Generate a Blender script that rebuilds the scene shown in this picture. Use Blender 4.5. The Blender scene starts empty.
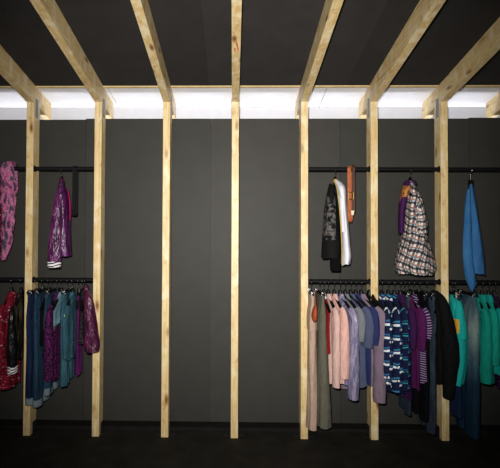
import bpy, math, random
from mathutils import Vector, Matrix
R = math.radians
PI = math.pi
col = bpy.context.scene.collection
scene = bpy.context.scene
random.seed(7)

# ------------------------------------------------------------------ camera
FPX, CX, CY, CZ = 481.27, -0.0148, -3.856, 1.6392
YAW, PITCH, ROLL = -0.0195, 0.0193, 0.0040
PU, PV = 250 - 26.17, 234 - 11.39
cy_, sy_, cp_, sp_ = math.cos(YAW), math.sin(YAW), math.cos(PITCH), math.sin(PITCH)
FW = Vector((sy_ * cp_, cy_ * cp_, sp_))
r0 = Vector((cy_, -sy_, 0)); u0 = r0.cross(FW)
RT = math.cos(ROLL) * r0 + math.sin(ROLL) * u0
UP = -math.sin(ROLL) * r0 + math.cos(ROLL) * u0
cam_d = bpy.data.cameras.new('camera'); cam = bpy.data.objects.new('camera', cam_d); col.objects.link(cam)
cam_d.sensor_width = 36; cam_d.lens = FPX * 36 / 500
cam_d.shift_x = 26.17 / 500; cam_d.shift_y = -11.39 / 500
m = Matrix((RT, UP, -FW)).transposed().to_4x4(); m.translation = (CX, CY, CZ)
cam.matrix_world = m
scene.camera = cam

def at(u, v, Y):
    d = FW + RT * ((u - PU) / FPX) + UP * ((PV - v) / FPX)
    return Vector((CX, CY, CZ)) + d * ((Y - CY) / d.y)

# ------------------------------------------------------------------ helpers
def lin(c):
    return tuple(((x / 255) / 12.92 if x / 255 <= .04045 else ((x / 255 + .055) / 1.055) ** 2.4) for x in c) + (1,)

class MB:
    """collects grids of vertices with uv, boxes and tubes; build() links them as one mesh object"""
    def __init__(s): s.v = []; s.f = []; s.uv = []; s.flat = set()
    def grid(s, rows, cap0=False, cap1=False):
        b = len(s.v); n = len(rows[0])
        for r in rows:
            for p in r: s.v.append(p[:3]); s.uv.append((p[3], p[4]))
        for i in range(len(rows) - 1):
            for j in range(n - 1):
                a = b + i * n + j
                s.f.append((a, a + 1, a + n + 1, a + n))
        for flag, i in ((cap0, 0), (cap1, len(rows) - 1)):
            if flag is not False:
                r = rows[i]
                c = [sum(p[k] for p in r[:-1]) / (n - 1) for k in range(5)]
                c[2] += flag
                s.v.append(c[:3]); s.uv.append((c[3], c[4])); ci = len(s.v) - 1
                for p in r: s.v.append(p[:3]); s.uv.append((p[3], p[4]))      # rim of its own: a crisp hem
                for j in range(n - 1):
                    a = ci + 1 + j
                    s.f.append((a + 1, a, ci) if i == 0 else (a, a + 1, ci))
        return s
    def box(s, x0, x1, y0, y1, z0, z1):
        b = len(s.v)
        for z in (z0, z1):
            for x, y in ((x0, y0), (x1, y0), (x1, y1), (x0, y1)):
                s.v.append((x, y, z)); s.uv.append((x + y, z))
        for q in ((3, 2, 1, 0), (4, 5, 6, 7), (0, 1, 5, 4), (1, 2, 6, 5), (2, 3, 7, 6), (3, 0, 4, 7)):
            s.flat.add(len(s.f)); s.f.append(tuple(b + k for k in q))
        return s
    def hexa(s, pts):
        b = len(s.v)
        for p in pts: s.v.append(tuple(p)); s.uv.append((p[0] + p[1], p[2]))
        for q in ((3, 2, 1, 0), (4, 5, 6, 7), (0, 1, 5, 4), (1, 2, 6, 5), (2, 3, 7, 6), (3, 0, 4, 7)):
            s.flat.add(len(s.f)); s.f.append(tuple(b + k for k in q))
        return s
    def tube(s, path, rad, n=10, ref=(1, 0, 0), wr=0.0, seed=0.0, cap=(0.0, 0.0)):
        """rad: number, or list per point of (radius along ref, radius across)"""
        P = [Vector(p) for p in path]; rows = []; L = 0; ref = Vector(ref)
        for i, p in enumerate(P):
            t = (P[min(i + 1, len(P) - 1)] - P[max(i - 1, 0)]).normalized()
            e1 = ref - t * ref.dot(t)
            if e1.length < 1e-4: e1 = Vector((0, 0, 1)) - t * t.z
            e1.normalize(); e2 = t.cross(e1)
            if i: L += (P[i] - P[i - 1]).length
            ra, rb = rad[i] if isinstance(rad, list) else (rad, rad)
            row = []
            for j in range(n + 1):
                a = 2 * PI * j / n + PI / 2
                k = 1 + wr * (math.sin(3 * a + 22 * L + seed) + .6 * math.sin(5 * a - 31 * L + 2 * seed) + .7 * math.sin(46 * L + seed + 2 * math.sin(a)))
                q = p + e1 * (ra * k * math.cos(a)) + e2 * (rb * k * math.sin(a))
                row.append((q.x, q.y, q.z, (ra + rb) * PI * j / n, -L))
            rows.append(row)
        return s.grid(rows, *cap)
    def build(s, name, mat, parent=None, smooth=True, bevel=0, loc=None):
        me = bpy.data.meshes.new(name); me.from_pydata(s.v, [], s.f)
        ul = me.uv_layers.new(name='UVMap')
        for l in me.loops: ul.data[l.index].uv = s.uv[l.vertex_index]
        for p in me.polygons: p.use_smooth = smooth and p.index not in s.flat
        me.materials.append(mat); me.update()
        o = bpy.data.objects.new(name, me); col.objects.link(o)
        if parent: o.parent = parent
        if loc: o.location = loc
        if bevel:
            b = o.modifiers.new('bevel', 'BEVEL'); b.width = bevel; b.segments = 2; b.limit_method = 'ANGLE'
        return o

def tag(o, label=None, cat=None, group=None, kind=None):
    if label: o['label'] = label
    if cat: o['category'] = cat
    if group: o['group'] = group
    if kind: o['kind'] = kind
    return o
def empty(name, loc, rz=0):
    o = bpy.data.objects.new(name, None); col.objects.link(o)
    o.location = loc; o.rotation_euler = (0, 0, rz); o.empty_display_size = .05
    return o
def smooth(pts, k=5):
    """Catmull-Rom through tuples"""
    out = []
    for i in range(len(pts) - 1):
        p0, p1, p2, p3 = pts[max(i - 1, 0)], pts[i], pts[i + 1], pts[min(i + 2, len(pts) - 1)]
        for s in range(k):
            t = s / k
            out.append(tuple(.5 * (2 * b + (c - a) * t + (2 * a - 5 * b + 4 * c - d) * t * t + (3 * b - a - 3 * c + d) * t ** 3)
                             for a, b, c, d in zip(p0, p1, p2, p3)))
    out.append(tuple(pts[-1]))
    return out

# ------------------------------------------------------------------ materials
class NT:
    def __init__(s, name, rough=.85, spec=.25):
        s.m = bpy.data.materials.new(name); s.m.use_nodes = True; s.t = s.m.node_tree
        s.b = s.t.nodes['Principled BSDF']; s.b.inputs['Roughness'].default_value = rough
        s.b.inputs['Specular IOR Level'].default_value = spec
    def n(s, typ, **kw):
        nd = s.t.nodes.new(typ)
        for k, v in kw.items():
            if k in nd.inputs: s.put(nd.inputs[k], v)
            else: setattr(nd, k, v)
        return nd
    def put(s, sock, v):
        if isinstance(v, bpy.types.NodeSocket): s.t.links.new(v, sock)
        else: sock.default_value = v
    def math(s, op, a, b=0.0, c=0.0):
        nd = s.t.nodes.new('ShaderNodeMath'); nd.operation = op
        for i, v in enumerate((a, b, c)): s.put(nd.inputs[i], v)
        return nd.outputs[0]
    def mix(s, f, a, b, blend='MIX'):
        nd = s.t.nodes.new('ShaderNodeMix'); nd.data_type = 'RGBA'; nd.blend_type = blend
        s.put(nd.inputs[0], f); s.put(nd.inputs[6], a); s.put(nd.inputs[7], b)
        return nd.outputs[2]
    def ramp(s, f, stops):
        nd = s.t.nodes.new('ShaderNodeValToRGB'); s.put(nd.inputs[0], f); e = nd.color_ramp.elements
        while len(e) < len(stops): e.new(.5)
        for x, (p, c) in zip(e, stops): x.position = p; x.color = c
        return nd.outputs[0]
    def uv(s):
        t = s.n('ShaderNodeTexCoord'); x = s.n('ShaderNodeSeparateXYZ', Vector=t.outputs['UV']); return t.outputs['UV'], x.outputs[0], x.outputs[1]
    def obj(s):
        t = s.n('ShaderNodeTexCoord'); x = s.n('ShaderNodeSeparateXYZ', Vector=t.outputs['Object']); return t.outputs['Object'], x.outputs[0], x.outputs[1], x.outputs[2]
    def pos(s):
        return s.n('ShaderNodeNewGeometry').outputs['Position']
    def scaled(s, vec, sc):
        nd = s.n('ShaderNodeVectorMath', operation='MULTIPLY'); s.put(nd.inputs[0], vec); nd.inputs[1].default_value = sc
        return nd.outputs[0]
    def noise(s, vec, scale, detail=3.0, rough=.55):
        return s.n('ShaderNodeTexNoise', Vector=vec, Scale=scale, Detail=detail, Roughness=rough).outputs['Fac']
    def bump(s, h, strength, dist=.01):
        s.put(s.b.inputs['Normal'], s.n('ShaderNodeBump', Height=h, Strength=strength, Distance=dist).outputs[0])
    def out(s, c): s.put(s.b.inputs['Base Color'], c); return s.m

W4 = (1, 1, 1, 1); K4 = (0, 0, 0, 1)
def plain(name, c, rough=.85, spec=.25, metal=0, var=0.0, vs=40):
    k = NT(name, rough, spec); k.b.inputs['Metallic'].default_value = metal
    c = lin(c)
    if var:
        f = k.noise(k.pos(), vs, 4)
        return k.out(k.mix(k.ramp(f, [(.3, K4), (.7, W4)]), tuple(x * (1 - var) for x in c[:3]) + (1,), tuple(min(1, x * (1 + var)) for x in c[:3]) + (1,)))
    return k.out(c)
def cloth_finish(k, c, crease=.35):
    uv, u, v = k.uv()
    k.bump(k.math('ADD', k.noise(k.scaled(uv, (9, 5, 1)), 4, 4), k.math('MULTIPLY', k.noise(uv, 260, 2), .08)), crease, .02)
    return k.out(c)
def cloth(name, c, rough=.9, spec=.15, var=.14, crease=.35, sheen=0):
    k = NT(name, rough, spec); c = lin(c); uv, u, v = k.uv()
    f = k.ramp(k.noise(k.scaled(uv, (30, 9, 1)), 1.6, 4), [(.3, K4), (.7, W4)])
    if sheen: k.b.inputs['Sheen Weight'].default_value = sheen
    return cloth_finish(k, k.mix(f, tuple(x * (1 - var) for x in c[:3]) + (1,), tuple(min(1, x * (1 + var)) for x in c[:3]) + (1,)), crease)
def stripes(name, base, st, period, width, st2=None, rough=.9, breakup=0.0):
    """horizontal stripes knitted across the cloth; breakup leaves the stripe in patches"""
    k = NT(name, rough, .15); uv, u, v = k.uv()
    w = k.math('ADD', v, k.math('MULTIPLY', k.noise(k.scaled(uv, (8, 3, 1)), 1.5, 2), .03)); w = k.math('ADD', w, k.math('MULTIPLY', u, .14))
    ph = k.math('FRACT', k.math('DIVIDE', w, period))
    f = k.math('LESS_THAN', ph, width)
    if breakup:
        f = k.math('MULTIPLY', f, k.math('GREATER_THAN', k.noise(k.scaled(uv, (22, 2, 1)), 1.7, 1), breakup))
    c = k.mix(f, lin(base), lin(st))
    if st2:
        g = k.math('MULTIPLY', k.math('GREATER_THAN', ph, width + .1), k.math('LESS_THAN', ph, width * 1.7 + .1))
        c = k.mix(g, c, lin(st2))
    return cloth_finish(k, c)
def flecks(name, base, alt, fl, dens=.63, sc=(38, 90), rot=.6, alt_amt=.5):
    k = NT(name, .85, .2); uv, u, v = k.uv()
    mp = k.n('ShaderNodeMapping', Vector=uv); mp.inputs['Rotation'].default_value = (0, 0, rot); mp.inputs['Scale'].default_value = (sc[0], sc[1], 1)
    f = k.math('GREATER_THAN', k.noise(mp.outputs[0], 1.0, 1.5), dens)
    g = k.math('GREATER_THAN', k.noise(uv, 28, 2), alt_amt)
    return cloth_finish(k, k.mix(f, k.mix(g, lin(base), lin(alt)), lin(fl)))
def denim(name, c, fade, amt=.5):
    """denim with a worn paler patch down the thigh and fine twill"""
    k = NT(name, .9, .12); uv, u, v = k.uv(); c = lin(c); fd = lin(fade)
    n = k.noise(k.scaled(uv, (9, 3, 1)), 1.3, 4)
    tw = k.noise(k.scaled(uv, (420, 90, 1)), 1.0, 2)
    f = k.math('MULTIPLY', k.ramp(n, [(.38, K4), (.66, W4)]), amt)
    f = k.math('ADD', f, k.math('MULTIPLY', tw, .12))
    return cloth_finish(k, k.mix(f, c, fd), .5)
def satin(name, c, c2=None):
    k = NT(name, .34, .5); uv, u, v = k.uv(); c = lin(c)
    n = k.noise(k.scaled(uv, (22, 5, 1)), 1.3, 3)
    k.bump(k.math('ADD', n, k.math('MULTIPLY', k.noise(k.scaled(uv, (40, 16, 1)), 1.0, 2), .3)), .8, .03)
    c2 = lin(c2) if c2 else tuple(x * .55 for x in c[:3]) + (1,)
    return k.out(k.mix(k.ramp(n, [(.4, K4), (.6, W4)]), c2, c))
def plaid(name):
    k = NT(name, .9, .15); uv, u, v = k.uv()
    u = k.math('ADD', u, k.math('MULTIPLY', k.noise(uv, 11, 2), .035)); v = k.math('ADD', k.math('ADD', v, k.math('MULTIPLY', u, .25)), k.math('MULTIPLY', k.noise(k.scaled(uv, (1.3, .8, 1)), 12, 2), .04))
    base = lin((216, 208, 206))
    def band(w, per, off, wid):
        return k.math('LESS_THAN', k.math('FRACT', k.math('ADD', k.math('DIVIDE', w, per), off)), wid)
    c = base
    for w in (u, v):
        c = k.mix(k.math('MULTIPLY', band(w, .058, .0, .34), .84), c, lin((26, 22, 30)))
        c = k.mix(k.math('MULTIPLY', band(w, .058, .55, .22), .85), c, lin((52, 122, 136)))
        c = k.mix(k.math('MULTIPLY', band(w, .058, .42, .12), .85), c, lin((176, 96, 56)))
        c = k.mix(k.math('MULTIPLY', band(w, .058, .84, .06), .8), c, lin((40, 26, 34)))
    return cloth_finish(k, c, .4)
def printed(name, base, cy, cz, ry, rz, inks, left_only=True, sc=45, dens=.5, xr=None):
    """plain cloth with one printed motif on its face (object coordinates)"""
    k = NT(name, .85, .2); ob, x, y, z = k.obj()
    dy = k.math('DIVIDE', k.math('SUBTRACT', y, cy), ry); dz = k.math('DIVIDE', k.math('SUBTRACT', z, cz), rz)
    d = k.math('ADD', k.math('MULTIPLY', dy, dy), k.math('MULTIPLY', dz, dz))
    d = k.math('ADD', d, k.math('MULTIPLY', k.math('SUBTRACT', k.noise(ob, 14, 2), .5), 1.0))
    mask = k.math('LESS_THAN', d, 1.0)
    n = k.noise(k.scaled(ob, (1, 1, 1.4)), sc, 3)
    stops = [(0, lin(base)), (dens - .06, lin(base))] + [(dens + .08 * i, lin(c)) for i, c in enumerate(inks)]
    ink = k.ramp(n, stops)
    if xr: mask = k.math('MULTIPLY', mask, k.math('MULTIPLY', k.math('LESS_THAN', x, xr[1]), k.math('GREATER_THAN', x, xr[0])))
    if left_only: mask = k.math('MULTIPLY', mask, k.math('LESS_THAN', x, .0))
    return cloth_finish(k, k.mix(mask, lin(base), ink))
def wood(name, axis):
    k = NT(name, .45, .5); p = k.pos()
    st = (26, 26, 1.3) if axis == 'z' else (26, 1.3, 26)
    g = k.noise(k.scaled(p, st), 2.4, 5, .6)
    kn = (9, 9, 3.2) if axis == 'z' else (9, 3.2, 9)
    vo = k.n('ShaderNodeTexVoronoi', Vector=k.scaled(p, kn), Scale=1.0); d = vo.outputs['Distance']
    c = k.ramp(g, [(.3, lin((190, 157, 104))), (.5, lin((212, 187, 134))), (.72, lin((226, 207, 162)))])
    big = k.noise(k.scaled(p, (3, 3, 1)), 1.6, 3)
    c = k.mix(k.ramp(big, [(.52, K4), (.74, (.5, .5, .5, 1))]), c, lin((198, 162, 108)))
    bl = k.noise(k.scaled(p, (11, 11, 7)), 2.0, 3)
    c = k.mix(k.ramp(bl, [(.56, K4), (.7, (.6, .6, .6, 1))]), c, lin((178, 130, 74)))
    pale = k.noise(k.scaled(p, (7, 7, 4)), 1.7, 2)
    c = k.mix(k.ramp(pale, [(.5, K4), (.68, (.7, .7, .7, 1))]), c, lin((232, 219, 186)))
    c = k.mix(k.ramp(d, [(.05, W4), (.2, K4)]), c, lin((120, 72, 30)))
    k.bump(g, .12, .004)
    return k.out(c)
def mottle(name, cols, sc, stretch=(1, 1, 1), rough=.9):
    k = NT(name, rough, .15); n = k.noise(k.scaled(k.pos(), stretch), sc, 4)
    st = [(.34 + .3 * i / (len(cols) - 1), lin(c)) for i, c in enumerate(cols)]
    return k.out(k.ramp(n, st))

M = {}
M['post'] = wood('post_timber', 'z'); M['joist'] = wood('joist_timber', 'y')
M['floor'] = plain('black_floor', (36, 34, 30), .85, .15, 0, .35, 6)
M['wall_a'] = plain('dark_board', (53, 53, 50), .52, .16, 0, .06, 9)
M['wall_b'] = plain('dark_board_worn', (58, 57, 54), .52, .16, 0, .06, 9)
M['wall_c'] = plain('dark_board_deep', (51, 51, 48), .52, .16, 0, .06, 9)
M['roof'] = plain('black_roof_board', (46, 44, 44), .8, .2, 0, .12, 7)
M['roof_b'] = plain('black_roof_board_worn', (51, 49, 49), .8, .2, 0, .12, 7)
M['sill'] = plain('black_sill', (24, 23, 22), .8, .15, 0, .2, 12)
M['white'] = plain('white_paint', (232, 232, 238), .8, .3, 0, .03, 14)
M['outer'] = plain('dimmed_white_paint', (198, 199, 206), .85, .2, 0, .03, 14)  # white wall greyed in its base colour to look less lit than the ceiling
M['batten'] = plain('batten_wood', (204, 180, 130), .7, .3, 0, .15, 30)
M['rail'] = plain('black_steel_rail', (10, 11, 13), .55, .2)
M['hanger'] = plain('black_hanger_plastic', (8, 8, 9), .45, .25)
M['chrome'] = plain('chrome', (170, 172, 176), .25, .5, 1)
M['hook'] = plain('dark_steel_hook', (84, 85, 88), .3, .5, 1)
M['zinc'] = plain('zinc_plate', (128, 130, 132), .5, .5, .6, .2, 90)
M['bracket'] = plain('dark_bracket', (46, 46, 46), .5, .5, .4)

# ------------------------------------------------------------------ setting
S, HW, DP = .555, .0285, .12          # post spacing, half width, depth
SL = math.tan(R(9.9))                 # fall of the roof towards the back wall
ZB = 2.687                            # underside of a joist above the post's front face
JH = .145 / math.cos(R(9.9))
WY = .26                              # dark wall's face
YF = -3.2                             # front end of the roof
def jb(y): return ZB - SL * y
def jt(y): return jb(y) + JH
XL, XR = -3.1, 3.1
tag(MB().box(XL, XR, -6.5, .9, -.1, 0).build('floor', M['floor'], smooth=False), kind='structure')
seams = [XL, at(86, 118, WY).x, at(211, 118, WY).x, at(340, 118, WY).x, at(469, 118, WY).x, XR]
tops = [2.604, 2.612, 2.612, 2.612, 2.619]
for i in range(5):
    tag(MB().box(seams[i] + .0012, seams[i + 1] - .0012, WY, WY + .018, 0, tops[i]).build('wall_back', M[('wall_c', 'wall_a', 'wall_b', 'wall_a', 'wall_c')[i]], smooth=False), kind='structure')
for x in seams[1:-1]:                 # unseen strips added behind the board joints to stop light leaking through
    tag(MB().box(x - .03, x + .03, WY + .018, WY + .03, 0, 2.6).build('trim_light_stop', M['wall_a'], smooth=False), kind='structure')
tag(MB().box(XL, XR, .445, .5, 0, jt(.445) - .002).build('wall_outer', M['outer'], smooth=False), kind='structure')
sx = [XL, at(86, 118, WY).x, -.215, at(340, 118, WY).x, XR]
for i in range(4):
    a, b = sx[i] + .0004, sx[i + 1] - .0004
    y0, y1 = YF, .05
    tag(MB().hexa([(a, y0, jt(y0)), (b, y0, jt(y0)), (b, y1, jt(y1)), (a, y1, jt(y1)),
                   (a, y0, jt(y0) + .02), (b, y0, jt(y0) + .02), (b, y1, jt(y1) + .02), (a, y1, jt(y1) + .02)]).build('ceiling', M['roof' if i != 2 else 'roof_b'], smooth=False), kind='structure')
wx = [XL, at(107.5, 90, .06).x, at(327.5, 90, .06).x, XR]
for i in range(3):
    a, b = wx[i] + .003, wx[i + 1] - .003; y0, y1 = .052, .5
    tag(MB().hexa([(a, y0, jt(y0) + .001), (b, y0, jt(y0) + .001), (b, y1, jt(y1) + .001), (a, y1, jt(y1) + .001),
                   (a, y0, jt(y0) + .02), (b, y0, jt(y0) + .02), (b, y1, jt(y1) + .02), (a, y1, jt(y1) + .02)]).build('ceiling', M['white'], smooth=False), kind='structure')
tag(MB().box(XL, XR, .14, WY, 0, .028).build('trim_1', M['sill'], smooth=False), kind='structure')
e = MB()
for k in range(-5, 5):
    a, b = k * S + HW, (k + 1) * S - HW
    y0, y1 = .034, .056
    e.hexa([(a, y0, jt(y0) - .009), (b, y0, jt(y0) - .009), (b, y1, jt(y1) - .009), (a, y1, jt(y1) - .009),
            (a, y0, jt(y0)), (b, y0, jt(y0)), (b, y1, jt(y1)), (a, y1, jt(y1))])
tag(e.build('trim_2', M['batten'], smooth=False), kind='structure')

where = {-3: 'left of the purple satin jacket', -2: 'just right of the maroon jacket and hung black strap', -1: 'first bare post left of the middle one',
         0: 'the middle one between two empty bays', 1: 'beside the beige trousers', 2: 'behind the grey mauve jumper', 3: 'behind the black jacket',
         -4: 'outermost at the left edge', 4: 'outermost at the right edge'}
for k in range(-4, 5):
    x = k * S
    p = empty('wooden_post', (x, 0, 0))
    tag(p, 'pale pine wall post, ' + where[k], 'post', 'pine posts along the back wall')
    a = HW
    MB().hexa([(-a, 0, 0), (a, 0, 0), (a, DP, 0), (-a, DP, 0), (-a, 0, jb(0)), (a, 0, jb(0)), (a, DP, jb(DP)), (-a, DP, jb(DP))]).build('timber', M['post'], p, False, .002)
    for sd in (-1, 1):
        z0, z1 = (ZB - .115, ZB + .04)
        pl = MB()
        pl.box(sd * a, sd * (a + .002), .035, .085, z0, z1) if sd > 0 else pl.box(-a - .002, -a, .035, .085, z0, z1)
        for zz in range(8):
            for yy in range(3):
                y_, z_ = .043 + yy * .017, z0 + .012 + zz * .0187
                pl.box(min(sd * (a + .001), sd * (a + .004)), max(sd * (a + .001), sd * (a + .004)), y_ - .003, y_ + .003, z_ - .003, z_ + .003)
        pl.build('nail_plate', M['zinc'], p, False)
        br = MB()
        x0, x1 = (a, a + .003) if sd > 0 else (-a - .003, -a)
        br.box(x0, x1, .045, .11, .0, .09)
        x0, x1 = (a, a + .05) if sd > 0 else (-a - .05, -a)
        br.box(x0, x1, .045, .11, .0, .003)
        for zz in (.025, .045, .07):
            for yy in (.06, .09):
                x0, x1 = (a, a + .006) if sd > 0 else (-a - .006, -a)
                br.box(x0, x1, yy - .005, yy + .005, zz - .005, zz + .005)
        br.build('angle_bracket', M['bracket'], p, False)
jw = {-3: 'running to the post by the satin jacket', -2: 'running to the post by the maroon jacket', -1: 'running to the first bare post left of middle',
      0: 'dead ahead on the middle post', 1: 'running to the post by the beige trousers', 2: 'running to the post behind the mauve jumper', 3: 'running to the post behind the black jacket',
      -4: 'outermost at the left edge', 4: 'outermost at the right edge'}
for k in range(-4, 5):
    a = HW; y0, y1 = YF, .378
    o = MB().hexa([(-a, y0, jb(y0)), (a, y0, jb(y0)), (a, y1, jb(y1)), (-a, y1, jb(y1)),
                   (-a, y0, jt(y0)), (a, y0, jt(y0)), (a, y1, jt(y1)), (-a, y1, jt(y1))]).build('roof_joist', M['joist'], None, False, .002, (k * S, 0, 0))
    tag(o, 'pale pine roof joist under black boards, ' + jw[k], 'joist', 'pine joists under the black roof')
    if k == 0:
        mk = MB()
        for dx, ya, yb in ((-.002, -.86, -.80), (.006, -.83, -.74), (-.012, -.78, -.74)):
            mk.hexa([(dx - .004, ya, jb(ya) - .0008), (dx + .004, ya, jb(ya) - .0008), (dx + .012, yb, jb(yb) - .0008), (dx + .004, yb, jb(yb) - .0008),
                     (dx - .004, ya, jb(ya)), (dx + .004, ya, jb(ya)), (dx + .012, yb, jb(yb)), (dx + .004, yb, jb(yb))])
        tag(mk.build('crayon_mark', plain('orange_crayon', (214, 92, 30), .8), o, False), 'orange scribbled mark')

# ------------------------------------------------------------------ rails
RY, RR = .03, .0175
RZ = {'U': 2.148, 'L': 1.245}
bays = [(-4, 'the bay at the left edge'), (-3, 'the bay with the satin jacket'), (1, 'the bay with the white top'), (2, 'the bay with the plaid dress'), (3, 'the bay at the right edge')]
for k, bn in bays:
    for lv, ln in (('U', 'upper'), ('L', 'lower')):
        x0, x1 = k * S + HW, (k + 1) * S - HW
        r = empty('clothes_rail', ((x0 + x1) / 2, RY, RZ[lv]))
        tag(r, 'black round clothes rail, ' + ln + ' one of ' + bn, 'clothes rail', 'black rails fixed between posts')
        h = (x1 - x0) / 2
        MB().tube([(-h + .004, 0, 0), (h - .004, 0, 0)], RR, 20, (0, 0, 1)).build('tube', M['rail'], r)
        for s in (-1, 1):
            MB().tube([(s * h, 0, 0), (s * (h - .006), 0, 0)], .026, 20, (0, 0, 1), cap=(0., 0.)).build('flange', M['rail'], r)

# ------------------------------------------------------------------ hangers
def hook_mb():
    p = [(0, .0, -.1), (0, 0, -.045)]
    cz = RR - .026 + .0
    for i in range(15):
        a = R(-90 - 17 * i)
        p.append((0, .027 * math.cos(a), cz + .027 * math.sin(a)))
    return MB().tube(p, .0023, 8, (1, 0, 0), cap=(0., 0.))
hook_me = arm_me = bar_me = clip_me = None
def arm_mb(w=.16):
    p = []; rad = []
    for i in range(-8, 9):
        t = i / 8
        p.append((0, t * w, -.11 - .11 * abs(t) ** 1.1))
        rad.append((.015 - .004 * abs(t), .012 if abs(t) > .15 else .02))
    m = MB().tube(p, rad, 10, (1, 0, 0), cap=(0., 0.))
    m.tube([(0, 0, -.062), (0, 0, -.075), (0, 0, -.115)], [(.008, .008), (.014, .016), (.016, .022)], 10, (1, 0, 0), cap=(0., 0.))
    m.tube([(0, -w * .9, -.205), (0, w * .9, -.205)], .006, 8, (1, 0, 0), cap=(0., 0.))
    return m
def bar_mb(w=.17):
    m = MB().tube([(0, -w, -.085), (0, w, -.085)], [(.008, .012), (.008, .012)], 10, (1, 0, 0), cap=(0., 0.))
    m.tube([(0, 0, -.07), (0, 0, -.09)], .011, 10, (1, 0, 0), cap=(0., 0.))
    return m
def clip_mb():
    m = MB().box(-.013, -.004, -.016, .016, -.125, -.068); m.box(.004, .013, -.016, .016, -.125, -.068)
    m.tube([(-.015, 0, -.095), (.015, 0, -.095)], .006, 8, (0, 1, 0), cap=(0., 0.))
    return m
protos = {}
rail_name = {'U': 'upper', 'L': 'lower'}
def hanger(lv, px, phi, what, clips=False, sw=.165):
    v = 168.5 + (px - 62) * .0075 if lv == 'U' else 279 + (px - 62) * .0093
    X = at(px, v, RY).x
    o = empty('clip_hanger' if clips else 'clothes_hanger', (X, RY, RZ[lv]), R(phi))
    tag(o, ('black clip hanger' if clips else 'black hanger') + ' holding the ' + what, 'hanger', 'black hangers on the ' + rail_name[lv] + ' rails')
    key = 'c' if clips else 'a'
    if key not in protos:
        protos[key] = [hook_mb().build('hook', M['hook'], o), (bar_mb() if clips else arm_mb()).build('bar' if clips else 'arms', M['hanger'], o)]
        if clips:
            for s in (-1, 1): protos[key].append(clip_mb().build('clip', M['chrome'], o, loc=(0, s * .12, 0)))
        ch = protos[key]
    else:
        ch = []
        for c in protos[key]:
            d = c.copy(); col.objects.link(d); d.parent = o; ch.append(d)
    ch[0].rotation_euler = (0, 0, -R(phi))
    if not clips: ch[1].scale = (1, min(1.1, max(.45, (sw - .005) / .16)), 1)
    return X

# ------------------------------------------------------------------ garments
NR = 56
def body_rows(keys, A, seed, ramp0, n=NR, k=6, ex=2.6, hem=0.0, lam=.085):
    """keys: (drop, y_near, y_far, thickness, x_offset) down the garment in metres below the rail"""
    rows = []; P = smooth(keys, k); z0, z1 = P[0][0], P[-1][0]
    for (d, a, b, t, xo) in P:
        c, w = (a + b) / 2, max((b - a) / 2, .004); t = max(t, .006)
        rp = max(0, min(1, (d - z0 - ramp0) / max(.05, (z1 - z0 - ramp0)))) ** .7
        row = []; L = 0; prev = None
        for j in range(n + 1):
            th = PI / 2 + 2 * PI * j / n
            ct, st = math.cos(th), math.sin(th)
            x = t / 2 * math.copysign(abs(ct) ** (2 / ex), ct); y = c + w * math.copysign(abs(st) ** (2 / ex), st)
            fl = A * rp * (math.sin(2 * PI * y / lam + seed + .9 * math.sin(d * 6 + seed)) + .55 * math.sin(2 * PI * y / (lam * .57) + 2.3 * seed + d * 4))
            wob = .35 * A * rp * math.sin(th * 5 + seed + d * 9)
            x += xo + fl + wob * ct; y += wob * st * 1.5
            z = -d - hem * rp * rp * (.5 * math.sin(th * 2 + seed) + .3 * math.sin(th * 5 + seed))
            if prev: L += math.hypot(x - prev[0], y - prev[1])
            prev = (x, y); row.append((x, y, z, L, z))
        rows.append(row)
    return rows
def sleeve_path(s, sw, d0, end, xo=0, r=.045, tip=.9, rt=.55, out=.012):
    """s=-1 near, +1 far; returns path and radii (across, along the hanger)"""
    y = s * sw
    zs = d0 + .085
    p = [(0, y * .78, -zs, r * .34, r * .75), (xo * .2, y * .97, -zs - .04, r * .5, r), (xo * .5, y * 1.0 + s * out, -zs - .11, r * .56, r),
         (xo, y + s * out, -(zs + .11 + (end - zs - .11) * .55), r * rt * 1.15, r * .92), (xo, y + s * out * .3, -end, r * rt, r * tip)]
    q = smooth(p, 6)
    return [a[:3] for a in q], [(a[3], a[4]) for a in q]
def place(name, lv, px, phi, label, cat, group):
    v = 168.5 + (px - 62) * .0075 if lv == 'U' else 279 + (px - 62) * .0093
    o = empty(name, (at(px, v, RY).x, RY, RZ[lv]), R(phi))
    return tag(o, label, cat, group)

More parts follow.
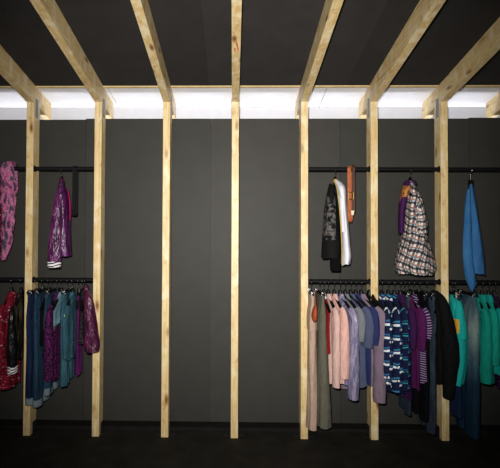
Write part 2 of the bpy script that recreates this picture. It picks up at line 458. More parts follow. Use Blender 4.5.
GRP = {'U': 'garments hung on the upper rails', 'L': 'garments hung on the lower rails'}
def shirt(name, label, cat, mat, lv, px, phi, hem, sleeve=None, sw=.165, t=.055, d0=.118, flare=1.0, cuff=None, cuff_len=.04, collar=True, cmat=None, xo=0.0,
          A=.008, seed=None, sr=.045, hemt=None, hang=True, far_sleeve=True, open_neck=.05, sxo=0.0, what=None, srt=.5, htilt=.012, bhalf=None):
    seed = seed if seed is not None else px * .7
    if hang: hanger(lv, px, phi, what or label_short(label), sw=sw)
    o = place(name, lv, px, phi, label, cat, GRP[lv])
    bw = bhalf or (sw - .012)
    ht = hemt or t * 1.1
    keys = [(d0, -open_neck, open_neck, t * .62, xo), (d0 + .02, -open_neck - .018, open_neck + .018, t * .8, xo), (d0 + .065, -sw * .74, sw * .74, t * .88, xo),
            (d0 + .115, -bw, bw, t * .95, xo), (d0 + .22, -bw * .97, bw * .97, t, xo), ((d0 + .2 + hem) / 2, -bw * .98, bw * .98, t * 1.02, xo), (hem, -bw * flare, bw * flare, ht, xo)]
    MB().grid(body_rows(keys, A, seed, .1, hem=htilt), -.02, .03).build('body', mat, o)
    if sleeve:
        for s in ((-1, 1) if far_sleeve else (-1,)):
            p, r = sleeve_path(s, sw, d0, sleeve if s < 0 else sleeve - .02, xo + sxo if s < 0 else xo, sr, rt=srt)
            p = [(x + xo * (1 if i == 0 else 1) * 0 + (xo if i < 12 else 0) * 0, y, z) for i, (x, y, z) in enumerate(p)]
            sl = MB().tube([(x, y, z) for x, y, z in p], r, 20, (1, 0, 0), .035, seed, (0., .03)).build('sleeve', mat, o)
            if cuff:
                ex, ey, ez = p[-1]; rr = r[-1]
                MB().tube([(ex, ey, ez + cuff_len * .1), (ex, ey, ez - cuff_len * .5), (ex, ey, ez - cuff_len)], [(rr[0] * 1.05, rr[1] * 1.04), (rr[0] * 1.02, rr[1]), (rr[0] * .96, rr[1] * .95)], 20, (1, 0, 0), .02, seed, (0., .01)).build('cuff', cuff, sl)
    if collar:
        w = open_neck
        rows = body_rows([(d0 - .022, -w * .82, w * .82, t * .6, xo), (d0 - .004, -w * 1.02, w * 1.02, t * .74, xo), (d0 + .012, -w * 1.28, w * 1.28, t * .8, xo)], 0, 0, 1)
        MB().grid(rows, -.012).build('collar', cmat or mat, o)
    return o
def label_short(l):
    for sp in (' hung', ' hanging', ' on ', ' in ', ' beside', ' next', ' behind', ' at '):
        i = l.find(sp)
        if i > 0: l = l[:i]
    return l
def trousers(name, label, mat, px, phi, hem, sw=.15, t=.06, lv='L', cuff=None, waist=None, seed=None, leg=.5, legt=1.0, A=.006, xo_end=0.0):
    seed = seed if seed is not None else px * .9
    hanger(lv, px, phi, label_short(label), True)
    o = place(name, lv, px, phi, label, 'trousers', GRP[lv])
    d0 = .1
    keys = [(d0, -sw, sw, t * .5, 0), (d0 + .05, -sw * 1.02, sw * 1.02, t * .7, 0), (d0 + .16, -sw * 1.1, sw * 1.1, t, 0), (d0 + .27, -sw * 1.06, sw * 1.06, t * .95, 0)]
    MB().grid(body_rows(keys, A, seed, .05, ex=2.4), -.01, 0.).build('hips', mat, o)
    for s in (-1, 1):
        lk = []
        c0, w0 = s * sw * .56, sw * .5
        for f in (0, .25, .5, .75, 1):
            d = d0 + .2 + (hem - d0 - .2) * f
            w = w0 * (1 - (1 - leg / .62) * f) if leg < .62 else w0 * (1 + .15 * f)
            c = c0 * (1 - .12 * f)
            lk.append((d + (0 if s < 0 else -.012 * f), c - w, c + w, t * (.92 + (legt - .92) * f), xo_end * f))
        MB().grid(body_rows(lk, A, seed + s, .1, n=32, ex=2.2, hem=.006), False, .02).build('leg', mat, o)
    wb = MB().grid(body_rows([(d0 - .004, -sw * 1.01, sw * 1.01, t * .5 + .005, 0), (d0 + .02, -sw * 1.02, sw * 1.02, t * .56 + .006, 0), (d0 + .038, -sw * 1.03, sw * 1.03, t * .62 + .006, 0)], 0, 0, 1, ex=2.4), -.008)
    wb.build('waistband', waist or mat, o)
    if cuff:
        for s in (-1, 1):
            c, w = s * sw * .56 * .88, (sw * .5 * (leg / .62) if leg < .62 else sw * .575)
            MB().grid(body_rows([(hem - .05, c - w - .004, c + w + .004, t * legt + .012, xo_end), (hem - .02, c - w - .006, c + w + .006, t * legt + .014, xo_end), (hem + .004, c - w - .004, c + w + .004, t * legt + .01, xo_end)], 0.002, seed, 0, n=32, ex=2.2), False, .015).build('turn_up', cuff, o)
    return o
MPX = (.03 - CY) / FPX                                # metres per picture pixel at the rail
def draped(name, label, cat, mat, px, rows, yw, phi=None, A=.006, seed=1.0, hem=.012, hang=True, what=None, part='body', ex=2.4, lam=.09, cap=.03, y0=0.0, lv='U'):
    rv = 168.5 + (px - 62) * .0075 if lv == 'U' else 279 + (px - 62) * .0093
    """garment hung edge-on to the viewer; rows of (picture row, left, right) at the rail's distance; yw: half width along the hanger at top, middle, hem"""
    X = at(px, rv, RY).x
    if phi is None: phi = math.degrees(math.atan2(-X, 4.0)) * .9
    if hang and yw[1] > .1: hanger(lv, px, phi, what or label_short(label), sw=yw[1])
    o = place(name, lv, px, phi, label, cat, GRP[lv])
    n = len(rows); keys = []
    for i, (v, l, r) in enumerate(rows):
        f = i / (n - 1); w = yw[1] + (yw[2] - yw[1]) * max(0, f * 2 - 1)
        w = min(w, yw[0] + 1.7 * max(0, RZ[lv] - at(px, v, RY - .06).z - .09))
        keys.append((RZ[lv] - at(px, v, RY - .06).z, y0 - w, y0 + w, (r - l) * MPX, ((l + r) / 2 - px) * MPX))
    MB().grid(body_rows(keys, A, seed, .12, hem=hem, ex=ex, lam=lam), -.01, cap).build(part, mat, o)
    return o
def hung_sleeve(o, px, rows, y, mat, ry=.05, seed=1.0, cuff=None, cuff_len=.05, lv='U'):
    """rows of (picture row, left, right) for a sleeve hanging at distance y in front of the hanger's middle"""
    k = (.03 + y - CY) / FPX
    P = smooth([(((l + r) / 2 - px) * k, y + yy, at(px, v, RY + y).z - RZ[lv], (r - l) / 2 * k, ry * q) for (v, l, r, yy, q) in rows], 6)
    sl = MB().tube([p[:3] for p in P], [(p[3], p[4]) for p in P], 22, (1, 0, 0), .035, seed, (0., .02)).build('sleeve', mat, o)
    if cuff:
        ex_, ey_, ez_ = P[-1][:3]; a, b = P[-1][3:]
        MB().tube([(ex_, ey_, ez_ + .004), (ex_, ey_, ez_ - cuff_len * .5), (ex_, ey_, ez_ - cuff_len)], [(a * .98, b), (a * 1.0, b), (a * .92, b * .92)], 22, (1, 0, 0), .02, seed, (0., .012)).build('cuff', cuff, sl)
    return sl
def dz(v, lv='L', px=235):
    """drop in metres of a picture row below the rail, for the near side of a garment"""
    z = at(px, v, -.1).z
    return RZ[lv] - z

C = {}
C['black'] = cloth('black_cotton', (10, 10, 12), .9, .08)
C['leather'] = satin('black_leather', (13, 14, 16), (6, 6, 7))
C['crimson'] = flecks('crimson_flecked', (128, 16, 40), (92, 10, 32), (205, 170, 178), .66, (26, 80), .7, .52)
C['satin'] = satin('purple_satin', (98, 36, 92), (58, 18, 58))
C['satin_side'] = satin('violet_satin', (88, 26, 92), (48, 12, 54))
C['navy_denim'] = denim('navy_denim', (16, 26, 52), (34, 50, 84), .4)
C['mid_denim'] = denim('mid_blue_denim', (24, 46, 68), (50, 80, 100), .5)
C['teal_denim'] = denim('teal_denim', (28, 62, 78), (74, 114, 126), .5)
C['pale_denim'] = denim('pale_denim', (74, 106, 120), (124, 152, 164), .5)
C['cuff_denim'] = denim('turned_denim', (96, 112, 122), (136, 148, 154), .5)
C['purple_print'] = flecks('purple_black_print', (92, 20, 86), (70, 14, 66), (18, 8, 20), .52, (60, 60), .3, .5)
C['purple'] = cloth('purple_jersey', (76, 22, 78))
C['sequin'] = flecks('black_sequins', (24, 20, 26), (16, 14, 18), (92, 84, 94), .62, (130, 130), .2, .5)
C['maroon'] = satin('maroon_leather', (88, 30, 66), (52, 16, 42))
C['beige'] = cloth('beige_cotton', (178, 152, 136))
C['olive'] = cloth('olive_grey_cotton', (94, 92, 80))
C['pink'] = cloth('pale_pink_cotton', (206, 172, 164))
C['pink2'] = cloth('rose_cotton', (212, 170, 160))
C['lav'] = satin('lavender_satin', (146, 138, 164), (104, 100, 134))
C['grey'] = cloth('grey_jersey', (112, 114, 120))
C['slate'] = cloth('slate_blue_jersey', (72, 80, 106))
C['navy'] = cloth('navy_jersey', (40, 46, 88))
C['mauve'] = cloth('mauve_grey_knit', (120, 104, 120))
C['red'] = cloth('dark_red_cotton', (128, 18, 28))
C['str1'] = stripes('navy_white_stripe', (22, 30, 62), (226, 232, 236), .1, .16, (54, 104, 150), breakup=.4)
C['str2'] = stripes('navy_white_blue_stripe', (18, 26, 58), (214, 224, 232), .105, .15, (50, 120, 160), breakup=.4)
C['str3'] = stripes('navy_teal_stripe', (16, 22, 54), (50, 140, 160), .09, .1, (34, 90, 120), breakup=.4)
C['plum'] = cloth('plum_jersey', (74, 20, 72)); C['plum2'] = cloth('deep_plum_jersey', (50, 18, 62)); 
C['fine'] = stripes('violet_fine_stripe', (52, 20, 62), (150, 138, 170), .017, .3)
C['dark_denim'] = denim('charcoal_denim', (26, 34, 44), (60, 76, 92), .55)
C['black_trouser'] = cloth('black_trouser', (9, 9, 13), .9, .08)
C['dark_jacket'] = cloth('black_wool', (11, 12, 14), .85, .12, .25)
C['teal'] = cloth('teal_jersey', (16, 152, 142)); C['teal2'] = cloth('sea_green_jersey', (14, 138, 122)); C['teal3'] = cloth('jade_jersey', (18, 148, 130))
C['teal_print'] = printed('teal_with_orange_print', (20, 158, 152), -.17, -.315, .12, .055, [(210, 150, 30), (220, 160, 30)], False, 40, .42, (-.02, .024))
C['faded'] = denim('faded_denim', (48, 80, 100), (112, 134, 136), .75)
def faded_jeans():
    k = NT('faded_denim_thighs', .9, .12); uv, u, v = k.uv()
    n = k.math('MULTIPLY', k.noise(k.scaled(uv, (9, 3, 1)), 1.3, 4), .5)
    f = k.math('SUBTRACT', k.math('ADD', n, .35), k.math('MULTIPLY', k.math('ABSOLUTE', k.math('ADD', v, .36)), 1.3))
    c = k.ramp(f, [(.05, lin((24, 48, 68))), (.3, lin((52, 78, 94))), (.58, lin((118, 134, 132)))])
    return cloth_finish(k, c, .5)
C['faded'] = faded_jeans()
C['ink'] = denim('ink_denim', (18, 32, 62), (30, 50, 84), .4)
C['aubergine'] = flecks('aubergine_print', (44, 16, 52), (30, 12, 40), (100, 80, 120), .66, (50, 50), .2, .5)
C['white'] = cloth('white_jersey', (216, 216, 226), .9, .15, .05, .25)
C['yellow'] = cloth('yellow_trim', (196, 172, 84))
C['graphic'] = printed('black_with_grey_print', (11, 11, 12), -.06, -.4, .2, .19, [(62, 66, 70), (104, 92, 84), (70, 84, 96), (128, 82, 56)], True, 26, .5)
C['plaid'] = plaid('plaid_cotton')
C['ppl_print'] = printed('purple_with_orange_print', (62, 22, 78), -.06, -.2, .12, .07, [(150, 92, 40), (176, 120, 60)], True, 42, .46)
C['blue'] = denim('blue_cotton', (44, 92, 142), (64, 118, 168), .6)
C['white_cuff'] = stripes('white_black_rib', (226, 222, 226), (24, 22, 26), .022, .4)
C['magenta'] = cloth('magenta_lining', (150, 28, 84))

# ---- left edge bay
shirt('shirt', 'crimson flecked shirt hanging at the far left of the lower rail', 'shirt', C['crimson'], 'L', 12, 0, dz(392), dz(372), t=.075, sr=.05, flare=.9)
shirt('leather_jacket', 'black leather jacket with striped cuff hanging left of the first post', 'jacket', C['leather'], 'L', 21.5, 4, dz(362), dz(367), t=.06, sr=.05, cuff=C['white_cuff'], cuff_len=.05, srt=.75)
shirt('shirt', 'dark crimson top at left edge, half hidden by the pink scarf', 'shirt', C['crimson'], 'U', -5, 10, dz(254, 'U'), dz(225, 'U'), t=.06)

# ---- satin jacket bay, upper
j = draped('bomber_jacket', 'purple satin bomber jacket hanging alone on upper rail', 'jacket', C['satin_side'], 62,
           [(178, 60, 63.5), (184, 58.5, 65), (193, 56.5, 67), (205, 55, 69.5), (225, 55, 70.5), (245, 57, 71), (256, 60, 71.5)], (.055, .17, .17), A=.006, hem=.004)
hung_sleeve(j, 62, [(190, 57.5, 63, .06, .8), (200, 55, 64, .02, 1), (215, 53, 64.5, 0, 1), (240, 50.5, 64, 0, 1), (262, 49.5, 63, 0, .8)], -.15, C['satin'], cuff=C['white_cuff'], cuff_len=.042)
hung_sleeve(j, 62, [(190, 61, 67, -.05, .8), (205, 62, 70, 0, 1), (230, 63, 71, 0, 1), (250, 64, 71, 0, .8)], .15, C['satin'], .04, 2, cuff=C['white_cuff'], cuff_len=.042)
MB().grid(body_rows([(.085, -.045, .045, .032, 0), (.1, -.055, .055, .042, 0), (.115, -.065, .065, .05, 0)], 0, 0, 1), -.01).build('collar', C['magenta'], j)
MB().grid(body_rows([(.17, -.12, -.03, .012, .05), (.3, -.13, -.03, .016, .068), (.42, -.1, -.03, .012, .068)], .002, 1, .1, n=24)).build('lining', C['magenta'], j)

# ---- satin jacket bay, lower
trousers('jeans', 'dark navy jeans with turn-ups hung next to the first post', C['navy_denim'], 36.5, 0, dz(407), cuff=C['cuff_denim'], t=.062)
trousers('jeans', 'mid blue jeans with pale turn-ups, second from the first post', C['mid_denim'], 43, 0, dz(409), cuff=C['cuff_denim'], t=.052)
shirt('tank_top', 'short narrow black tank top hanging among the jeans', 'top', C['black'], 'L', 49, -3, dz(347), None, sw=.15, t=.045)
trousers('jeans', 'shorter blue jeans showing a pale turn-up below the purple top', C['mid_denim'], 52.5, 2, dz(397), cuff=C['cuff_denim'], t=.05)
shirt('blouse', 'purple and black patterned blouse hanging over blue jeans', 'blouse', C['purple_print'], 'L', 58, 0, dz(382), dz(380), t=.055, sr=.05, srt=.65)
shirt('denim_shirt', 'pale denim waistcoat with pointed hem next to the purple blouse', 'waistcoat', C['pale_denim'], 'L', 62, -6, dz(328), None, t=.045, htilt=.05, collar=True)
trousers('jeans', 'teal blue jeans hung right of the pale denim waistcoat', C['teal_denim'], 68, 4, dz(388), t=.06, leg=.55)
d = shirt('denim_shirt', 'teal denim shirt with a yellow tag hanging over teal jeans', 'shirt', C['teal_denim'], 'L', 73, 2, dz(362), dz(358), t=.05, sr=.042)
tag(MB().box(-.002, .002, -.008, .008, -.04, 0).build('tag', plain('yellow_tag', (214, 208, 60)), d, False, loc=(-.0, -.205, -.245)), 'yellow tag')
shirt('camisole', 'thin purple camisole with black straps left of the maroon jacket', 'top', C['purple'], 'L', 79, 8, dz(380), None, sw=.06, t=.03, open_neck=.025, cmat=C['black'], d0=.12)
shirt('sequin_top', 'black sequinned top partly covered by the maroon jacket', 'top', C['sequin'], 'L', 83, 14, dz(346), None, t=.045)
d = draped('leather_jacket', 'shiny maroon leather jacket hung beside the second post', 'jacket', C['maroon'], 85.5,
           [(286, 84, 88), (292, 83.5, 90), (303, 83, 93), (320, 83, 96), (338, 83.5, 98), (347, 84, 98)], (.055, .16, .16), lv='L', A=.004, hem=.01)
hung_sleeve(d, 85.5, [(293, 85, 90, .05, .8), (301, 85, 94, .01, 1), (315, 85, 96.5, 0, 1), (335, 85, 99.5, 0, 1.1), (346, 85.5, 101, 0, 1.1), (352, 87, 100, 0, 1)], -.15, C['maroon'], .05, 3, lv='L')

# ---- white top bay, lower
trousers('trousers', 'long beige trousers hung beside the post, reaching nearly the floor', C['beige'], 311, -3, dz(430), t=.072, leg=.58, sw=.14)
trousers('trousers', 'olive grey trousers hung right of the long beige trousers', C['olive'], 319.5, 2, dz(427), t=.07, leg=.66, sw=.14, legt=1.55, xo_end=.018)
shirt('vest_top', 'dark red vest mostly hidden between olive trousers and pink shirt', 'top', C['red'], 'L', 323.5, 8, dz(353), None, t=.03, sw=.15, cmat=C['white'])
shirt('shirt', 'pale pink shirt hung right of the olive trousers', 'shirt', C['pink'], 'L', 328, 10, dz(385), dz(384), t=.04, sr=.045, srt=.6)
shirt('shirt', 'rose pink shirt between the pale pink and lavender shirts', 'shirt', C['pink2'], 'L', 334, 14, dz(383), dz(375), t=.04, sr=.05, srt=.7)
shirt('shirt', 'shiny lavender shirt with long sleeves in the pastel row', 'shirt', C['lav'], 'L', 340, 22, dz(385), dz(396), t=.04, sr=.052, srt=.72)
shirt('t_shirt', 'plain grey T-shirt hung right of the lavender shirt', 'T-shirt', C['grey'], 'L', 345, 26, dz(382), dz(338), t=.034, sr=.055)
shirt('t_shirt', 'slate blue T-shirt hung between the grey and navy T-shirts', 'T-shirt', C['slate'], 'L', 350.5, 32, dz(386), dz(345), t=.034, sr=.058)
shirt('t_shirt', 'navy blue T-shirt hung left of the mauve jumper', 'T-shirt', C['navy'], 'L', 355.5, 34, dz(384), dz(342), t=.034, sr=.058)
shirt('jumper', 'mauve grey long-sleeved jumper hanging in front of a post', 'jumper', C['mauve'], 'L', 361, 38, dz(385), dz(390), t=.04, sr=.058, srt=.72, cuff=C['mauve'], cuff_len=.075)
shirt('vest_top', 'thin black vest behind the mauve jumper', 'top', C['black'], 'L', 369, 38, dz(335), None, t=.03, sw=.18)

# ---- plaid dress bay, lower
shirt('polo_shirt', 'navy polo shirt with broad white stripes, nearest the post', 'polo shirt', C['str1'], 'L', 381.5, -2, dz(385), dz(374), t=.055, sr=.05, seed=1.1, srt=.7)
shirt('polo_shirt', 'navy polo shirt with white and blue stripes, second in its row', 'polo shirt', C['str2'], 'L', 388, 4, dz(391), dz(388), t=.055, sr=.052, seed=2.0, srt=.7)
shirt('polo_shirt', 'navy polo shirt with thin teal stripes, third in its row', 'polo shirt', C['str3'], 'L', 394, 8, dz(392), dz(386), t=.05, sr=.05, seed=4, srt=.7)
shirt('t_shirt', 'deep plum long T-shirt hung right of the striped polo shirts', 'T-shirt', C['plum2'], 'L', 400, 10, dz(398), dz(345), t=.05, sr=.05)
trousers('trousers', 'dark blue trousers half hidden behind the plum tops', C['dark_denim'], 404, -4, dz(414), t=.045, sw=.13)
shirt('t_shirt', 'plum T-shirt hung left of the finely striped one', 'T-shirt', C['plum'], 'L', 408, 12, dz(388), dz(346), t=.05, sr=.055)
shirt('t_shirt', 'violet T-shirt with fine pale stripes left of the black trousers', 'T-shirt', C['fine'], 'L', 413, 14, dz(380), dz(335), t=.042, sr=.052)
trousers('trousers', 'black trousers hung between the plum tops and charcoal jeans', C['black_trouser'], 419, 4, dz(420), t=.05, sw=.15)
trousers('jeans', 'charcoal blue jeans hung left of the black jacket', C['dark_denim'], 426, 2, dz(432), t=.055, sw=.14)
d = draped('jacket', 'black jacket whose sleeve hangs in front of a post', 'jacket', C['dark_jacket'], 434,
           [(292, 431, 438), (300, 431, 443), (315, 432, 447), (335, 432, 449), (355, 432, 450), (380, 433, 449)], (.055, .17, .18), lv='L', A=.006)
hung_sleeve(d, 434, [(296, 433, 440, .06, .7), (304, 436, 446, .02, 1), (320, 438, 450.5, 0, 1), (340, 438.5, 454.5, 0, 1.1), (354, 439, 455.5, 0, 1.1), (374, 439.5, 453.5, 0, 1), (396, 440, 450.5, 0, .9)], -.16, C['dark_jacket'], .06, 3, lv='L')

# ---- right edge bay, lower
trousers('jeans', 'ink blue jeans hanging below the printed teal T-shirt', C['ink'], 451.5, -2, dz(415), t=.055, sw=.14, leg=.66)
d = draped('t_shirt', 'teal T-shirt with an orange print hung beside the faded jeans', 'T-shirt', C['teal_print'], 454,
           [(295, 450, 457), (303, 449, 459), (315, 449, 461), (330, 449, 464), (346, 449, 465.5), (365, 448.5, 464.5), (383, 448, 461.5)], (.055, .15, .16), lv='L', A=.006)
hung_sleeve(d, 454, [(300, 453, 459, .06, .7), (308, 453, 461.5, .02, 1), (322, 453, 463.5, 0, 1), (338, 453, 465.5, 0, 1)], -.14, C['teal_print'], .05, 3, lv='L')
trousers('jeans', 'long faded blue jeans hung between teal tops', C['faded'], 467, -2, dz(435), t=.085, sw=.15, leg=.62, xo_end=-.0)
shirt('t_shirt', 'teal top hung directly right of the faded jeans', 'T-shirt', C['teal2'], 'L', 475, -2, dz(372), dz(378), t=.055, sr=.055, srt=.7)
shirt('t_shirt', 'sea green top, middle of three right of the faded jeans', 'T-shirt', C['teal3'], 'L', 481.5, 0, dz(380), dz(360), t=.05, sr=.055, srt=.7)
shirt('t_shirt', 'jade green top at the right edge of the lower rail', 'T-shirt', C['teal'], 'L', 488, 0, dz(372), dz(345), t=.05, sr=.05)
shirt('shirt', 'aubergine printed shirt at the right edge behind green tops', 'shirt', C['aubergine'], 'L', 494, 0, dz(385), dz(375), t=.05, sr=.05)

# ---- white top bay, upper
wt = draped('white_top', 'white top with yellow edging hanging on upper rail', 'top', C['white'], 335,
            [(180, 333, 338.5), (184, 334.5, 343), (190, 336, 345.5), (205, 338.5, 346), (225, 340, 347.5), (245, 341, 349), (256, 341, 350), (264, 341, 348.5)], (.055, .17, .17), A=.004, what='white top and the black printed T-shirt', hem=.01)
hung_sleeve(wt, 335, [(192, 337, 343, .04, .8), (202, 338.5, 344, .01, 1), (220, 339.5, 345, 0, 1), (232, 340, 345.5, 0, 1)], -.14, C['white'], .04, 3)
e = MB()
e.tube(smooth([(((u - 335) * MPX), y_, at(335, v, RY).z - RZ['U']) for u, v, y_ in ((334, 180, -.06), (335, 184, -.1), (337, 195, -.165), (339, 215, -.175), (340.5, 240, -.165), (341, 264, -.155))], 6), .0036, 8, cap=(0., 0.))
e.build('edging', C['yellow'], wt)
MB().grid(body_rows([(.085, -.05, .05, .03, .004), (.098, -.058, .058, .045, .006), (.11, -.066, .066, .055, .01)], 0, 0, 1), -.01).build('collar', C['yellow'], wt)
bt = draped('t_shirt', 'black T-shirt with grey print hanging against the white top', 'T-shirt', C['graphic'], 335,
            [(184, 329, 332.5), (190, 327.5, 335), (200, 325.5, 337), (215, 324, 339), (235, 323, 340), (250, 322.3, 340.5), (258, 322, 340.5)], (.05, .17, .17), A=.006, hang=False, hem=.008)
hung_sleeve(bt, 335, [(215, 330, 338, .05, .8), (235, 329.5, 339, .03, 1), (255, 329.5, 340, .02, 1), (271, 330, 340, .02, 1)], -.13, C['black'], .04, 3)

# ---- plaid dress bay, upper
pd = draped('plaid_dress', 'plaid cotton dress flaring towards its hem on upper rail', 'dress', C['plaid'], 410,
            [(181, 407.5, 413), (188, 407, 416), (197, 405.5, 419), (207, 404.5, 422), (222, 403.5, 425.5), (236, 402, 424.5), (243, 400.5, 426), (254, 398, 429), (266, 396, 432), (274, 397.5, 429)], (.055, .17, .17), A=.011, seed=2.2, what='plaid dress and the purple T-shirt', hem=.012, ex=2.0, lam=.12)
hung_sleeve(pd, 410, [(192, 411, 418, .06, .7), (203, 411, 421, .01, 1), (218, 412, 424, 0, 1), (233, 412.5, 425, 0, .9)], -.135, C['plaid'], .04, 5)
draped('t_shirt', 'purple T-shirt with orange print hung against the plaid dress', 'T-shirt', C['ppl_print'], 410,
       [(180, 405, 415), (184, 403, 416), (191, 401, 411), (200, 399.5, 408), (212, 399, 405), (224, 399, 404.5), (234, 399.5, 403.5)], (.05, .17, .14), A=.003, hang=False)

# ---- blue wrap, upper right
ph_ = tag(empty('clip_hook', (at(470.5, 171.6, RY).x, RY, RZ['U'])), 'chrome hook with one small clip holding the blue wrap', 'hook')
hook_mb().build('hook', M['chrome'], ph_)
MB().box(-.014, .014, -.014, -.005, -.15, -.085).box(-.014, .014, .005, .014, -.15, -.085).tube([(-.014, 0, -.115), (.014, 0, -.115)], .007, 8, (0, 1, 0), cap=(0., 0.)).build('clip', M['hanger'], ph_, False)
draped('cloth_wrap', 'plain blue cloth wrap hanging in a narrow drape at upper right', 'wrap', C['blue'], 470.5,
       [(184, 469.3, 472), (192, 467.5, 473.5), (205, 466, 475.5), (225, 464.7, 478), (245, 464, 480), (262, 464, 481.5), (274, 466, 482)], (.015, .07, .1), A=.007, seed=1.3, hem=.02, part='drape', lam=.07)
draped('cloth_wrap', 'darker blue pointed end of cloth hanging lowest at upper right', 'wrap', C['blue'], 470.5,
       [(190, 466.5, 470), (205, 464.5, 470), (230, 463.2, 470.5), (255, 462.5, 471), (275, 464, 473), (284, 466.5, 473.5), (290, 469, 471.5)], (.01, .03, .04), A=.004, seed=3.3, hem=.015, part='drape', hang=False, lam=.07, y0=-.1)

# ------------------------------------------------------------------ straps, belt, scarf, pouch
def strap_path(depth, dxf, dxb, n=10, ry=RR + .004):
    pts = []
    for i in range(n + 1): pts.append((dxf, -ry - .004 * math.sin(PI * i / n), -depth + .03 + (depth - .03) * i / n))
    for i in range(1, 9):
        a = PI - PI * i / 8; pts.append((dxf + (dxb - dxf) * i / 8, ry * math.cos(a), ry * math.sin(a)))
    for i in range(1, n + 1): pts.append((dxb, ry, -(depth - .03) * i / n))
    for i in range(1, 9):
        a = -PI * i / 8; pts.append((dxb + (dxf - dxb) * i / 8, ry * math.cos(a), -depth + .03 + .03 * math.sin(a)))
    return pts
def strap(mb, pts, w, th):
    rows = []; L = 0; n = len(pts)
    ring = [(-.5, -.5), (.5, -.5), (.5, .5), (-.5, .5), (-.5, -.5)]
    for i, p in enumerate(pts):
        a, b = Vector(pts[i - 1 if i else n - 2]), Vector(pts[(i + 1) if i < n - 1 else 1])
        t = (b - a).normalized(); nrm = Vector((0, t.z, -t.y)).normalized()
        if i: L += (Vector(p) - Vector(pts[i - 1])).length
        rows.append([(p[0] + q[0] * w, p[1] + nrm.y * q[1] * th, p[2] + nrm.z * q[1] * th, q[0] * w, L) for q in ring])
    return mb.grid(rows)
tan = plain('tan_leather', (158, 82, 36), .5, .4, 0, .25, 30); brown = plain('dark_brown_leather', (70, 38, 24), .5, .4, 0, .25, 30); blk = plain('black_webbing', (8, 8, 9), .7, .2)
X = at(350, 170, RY).x
b = tag(empty('leather_belt', (X, RY, RZ['U'])), 'brown leather belt looped over upper rail beside the white top', 'belt', None)
pts = strap_path(.425, -.012, .012)
strap(MB(), pts, .03, .005).build('tan_strap', tan, b, False)
strap(MB(), [(p[0] + .02, p[1] * .8 - .006, p[2] * .88 - .002 if p[2] < 0 else p[2] + .006) for p in strap_path(.4, .002, .008, ry=RR + .011)], .02, .004).build('brown_strap', brown, b, False)
bk = MB()
for a_, b_ in (((-.022, -.19), (.016, -.19)), ((.016, -.19), (.016, -.245)), ((.016, -.245), (-.022, -.245)), ((-.022, -.245), (-.022, -.19))):
    bk.tube([(a_[0], -.046, a_[1]), (b_[0], -.046, b_[1])], .0035, 8, (0, 1, 0), cap=(0., 0.))
bk.build('buckle', plain('brass', (150, 118, 66), .35, .5, 1), b)
MB().hexa([(.002, -.041, -.372), (.018, -.041, -.372), (.018, -.037, -.372), (.002, -.037, -.372), (-.002, -.041, -.335), (.024, -.041, -.335), (.024, -.037, -.335), (-.002, -.037, -.335)]).build('tab', plain('cream_tab', (222, 206, 176)), b, False)
X = at(75.3, 168.5, RY).x
b = tag(empty('belt', (X, RY, RZ['U'])), 'plain black belt looped over upper rail near the satin jacket', 'belt', None)
strap(MB(), strap_path(.385, -.002, .004), .026, .006).build('strap', blk, b, False)
bk = MB()
for a_, b_ in (((-.016, -.345), (.016, -.345)), ((.016, -.345), (.016, -.38)), ((.016, -.38), (-.016, -.38)), ((-.016, -.38), (-.016, -.345))):
    bk.tube([(a_[0], -.03, a_[1]), (b_[0], -.03, b_[1])], .004, 8, (0, 1, 0), cap=(0., 0.))
bk.build('buckle', blk, b)

# fluffy scarf draped over the rail at the left edge
sc = MB()
cx0 = at(9.8, 168, RY).x
path = [(.0, RY + .045, -.42), (.004, RY + .045, -.2), (.004, RY + .04, -.04), (.004, RY + .02, .035), (.003, RY - .02, .04), (.0, RY - .045, -.02), (.004, RY - .05, -.2), (.012, RY - .05, -.4), (.006, RY - .045, -.58), (-.028, RY - .04, -.74)]
rad = [(.02, .015), (.036, .02), (.04, .02), (.042, .018), (.046, .02), (.05, .024), (.048, .026), (.05, .026), (.044, .024), (.016, .014)]
P = smooth([p + q for p, q in zip(path, rad)], 12)
sc.tube([p[:3] for p in P], [(p[3], p[4]) for p in P], 28, (1, 0, 0), .11, .4, (0., 0.))
rs = random.Random(3)
for i in range(900):                                    # tufts of the ruffled edge
    p = P[rs.randrange(len(P))]; a = rs.uniform(0, 2 * PI); q = Vector((p[0] + p[3] * math.cos(a), p[1] + p[4] * math.sin(a), p[2]))
    d = Vector((math.cos(a), math.sin(a), rs.uniform(-.9, .5))).normalized() * rs.uniform(.008, .02); s = Vector((-d.y, d.x, rs.uniform(-.004, .004))).normalized() * .006
    bb = len(sc.v)
    for w in (q - s, q + s, q + d): sc.v.append(tuple(w)); sc.uv.append((w.x, w.z))
    sc.f.append((bb, bb + 1, bb + 2))
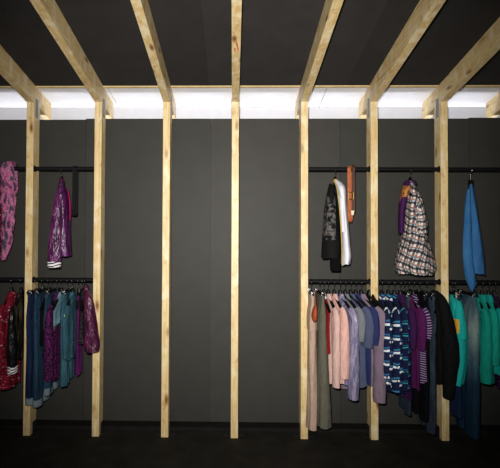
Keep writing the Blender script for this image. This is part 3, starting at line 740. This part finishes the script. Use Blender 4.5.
tag(sc.build('scarf', mottle('pink_grey_ruffle', [(52, 46, 66), (84, 62, 92), (160, 78, 120), (188, 110, 146), (96, 80, 104), (60, 52, 72)], 22, (1, 1, .55)), loc=(cx0, 0, RZ['U'])),
    'ruffled pink and grey scarf draped over rail at left edge', 'scarf')
# rust leather pouch hanging between trousers
pc = at(314.5, 312, -.15)
pq = tag(empty('leather_pouch', pc), 'rust brown leather pouch tucked between beige and olive trousers', 'pouch', None)
MB().grid(body_rows([(-.05, -.02, .02, .014, .008), (-.03, -.035, .035, .03, .004), (.01, -.05, .05, .042, 0), (.05, -.045, .045, .04, 0), (.075, -.02, .02, .02, 0)], .001, 1, .0, n=28, ex=2.1), 0., 0.).build('bag', plain('rust_leather', (150, 66, 34), .6, .35, 0, .2, 30), pq)
MB().tube([(.008, 0, .045), (.012, .03, .09), (.02, .09, .135), (.024, .16, .15)], .004, 8, cap=(0., 0.)).build('strap', plain('rust_leather_strap', (130, 62, 34), .6, .35), pq)

# ------------------------------------------------------------------ light
def area(name, loc, target, sx, sy, power, colr=(1, 1, 1)):
    l = bpy.data.lights.new(name, 'AREA'); l.shape = 'RECTANGLE'; l.size = sx; l.size_y = sy; l.energy = power; l.color = colr
    o = bpy.data.objects.new(name, l); col.objects.link(o); o.location = loc
    o.rotation_euler = (Vector(target) - Vector(loc)).to_track_quat('-Z', 'Y').to_euler()
    return o
sp = bpy.data.lights.new('camera_flash', 'SPOT'); sp.energy = 860; sp.color = (1, .965, .9); sp.spot_size = R(80); sp.spot_blend = 1; sp.shadow_soft_size = .05
so = bpy.data.objects.new('camera_flash', sp); col.objects.link(so); so.location = (-.09, -3.82, 1.8)
so.rotation_euler = (Vector((.0, .1, 1.86)) - so.location).to_track_quat('-Z', 'Y').to_euler()
area('cove_light', (0, .425, 2.38), (0, .3, 2.7), 6.0, .03, 15, (.95, .96, 1))
w = bpy.data.worlds.new('world'); scene.world = w; w.use_nodes = True
w.node_tree.nodes['Background'].inputs[0].default_value = (.9, .93, 1, 1); w.node_tree.nodes['Background'].inputs[1].default_value = .035
vs = scene.view_settings; vs.view_transform = 'Standard'; vs.look = 'None'; vs.gamma = 1; vs.use_curve_mapping = False; vs.exposure = 0
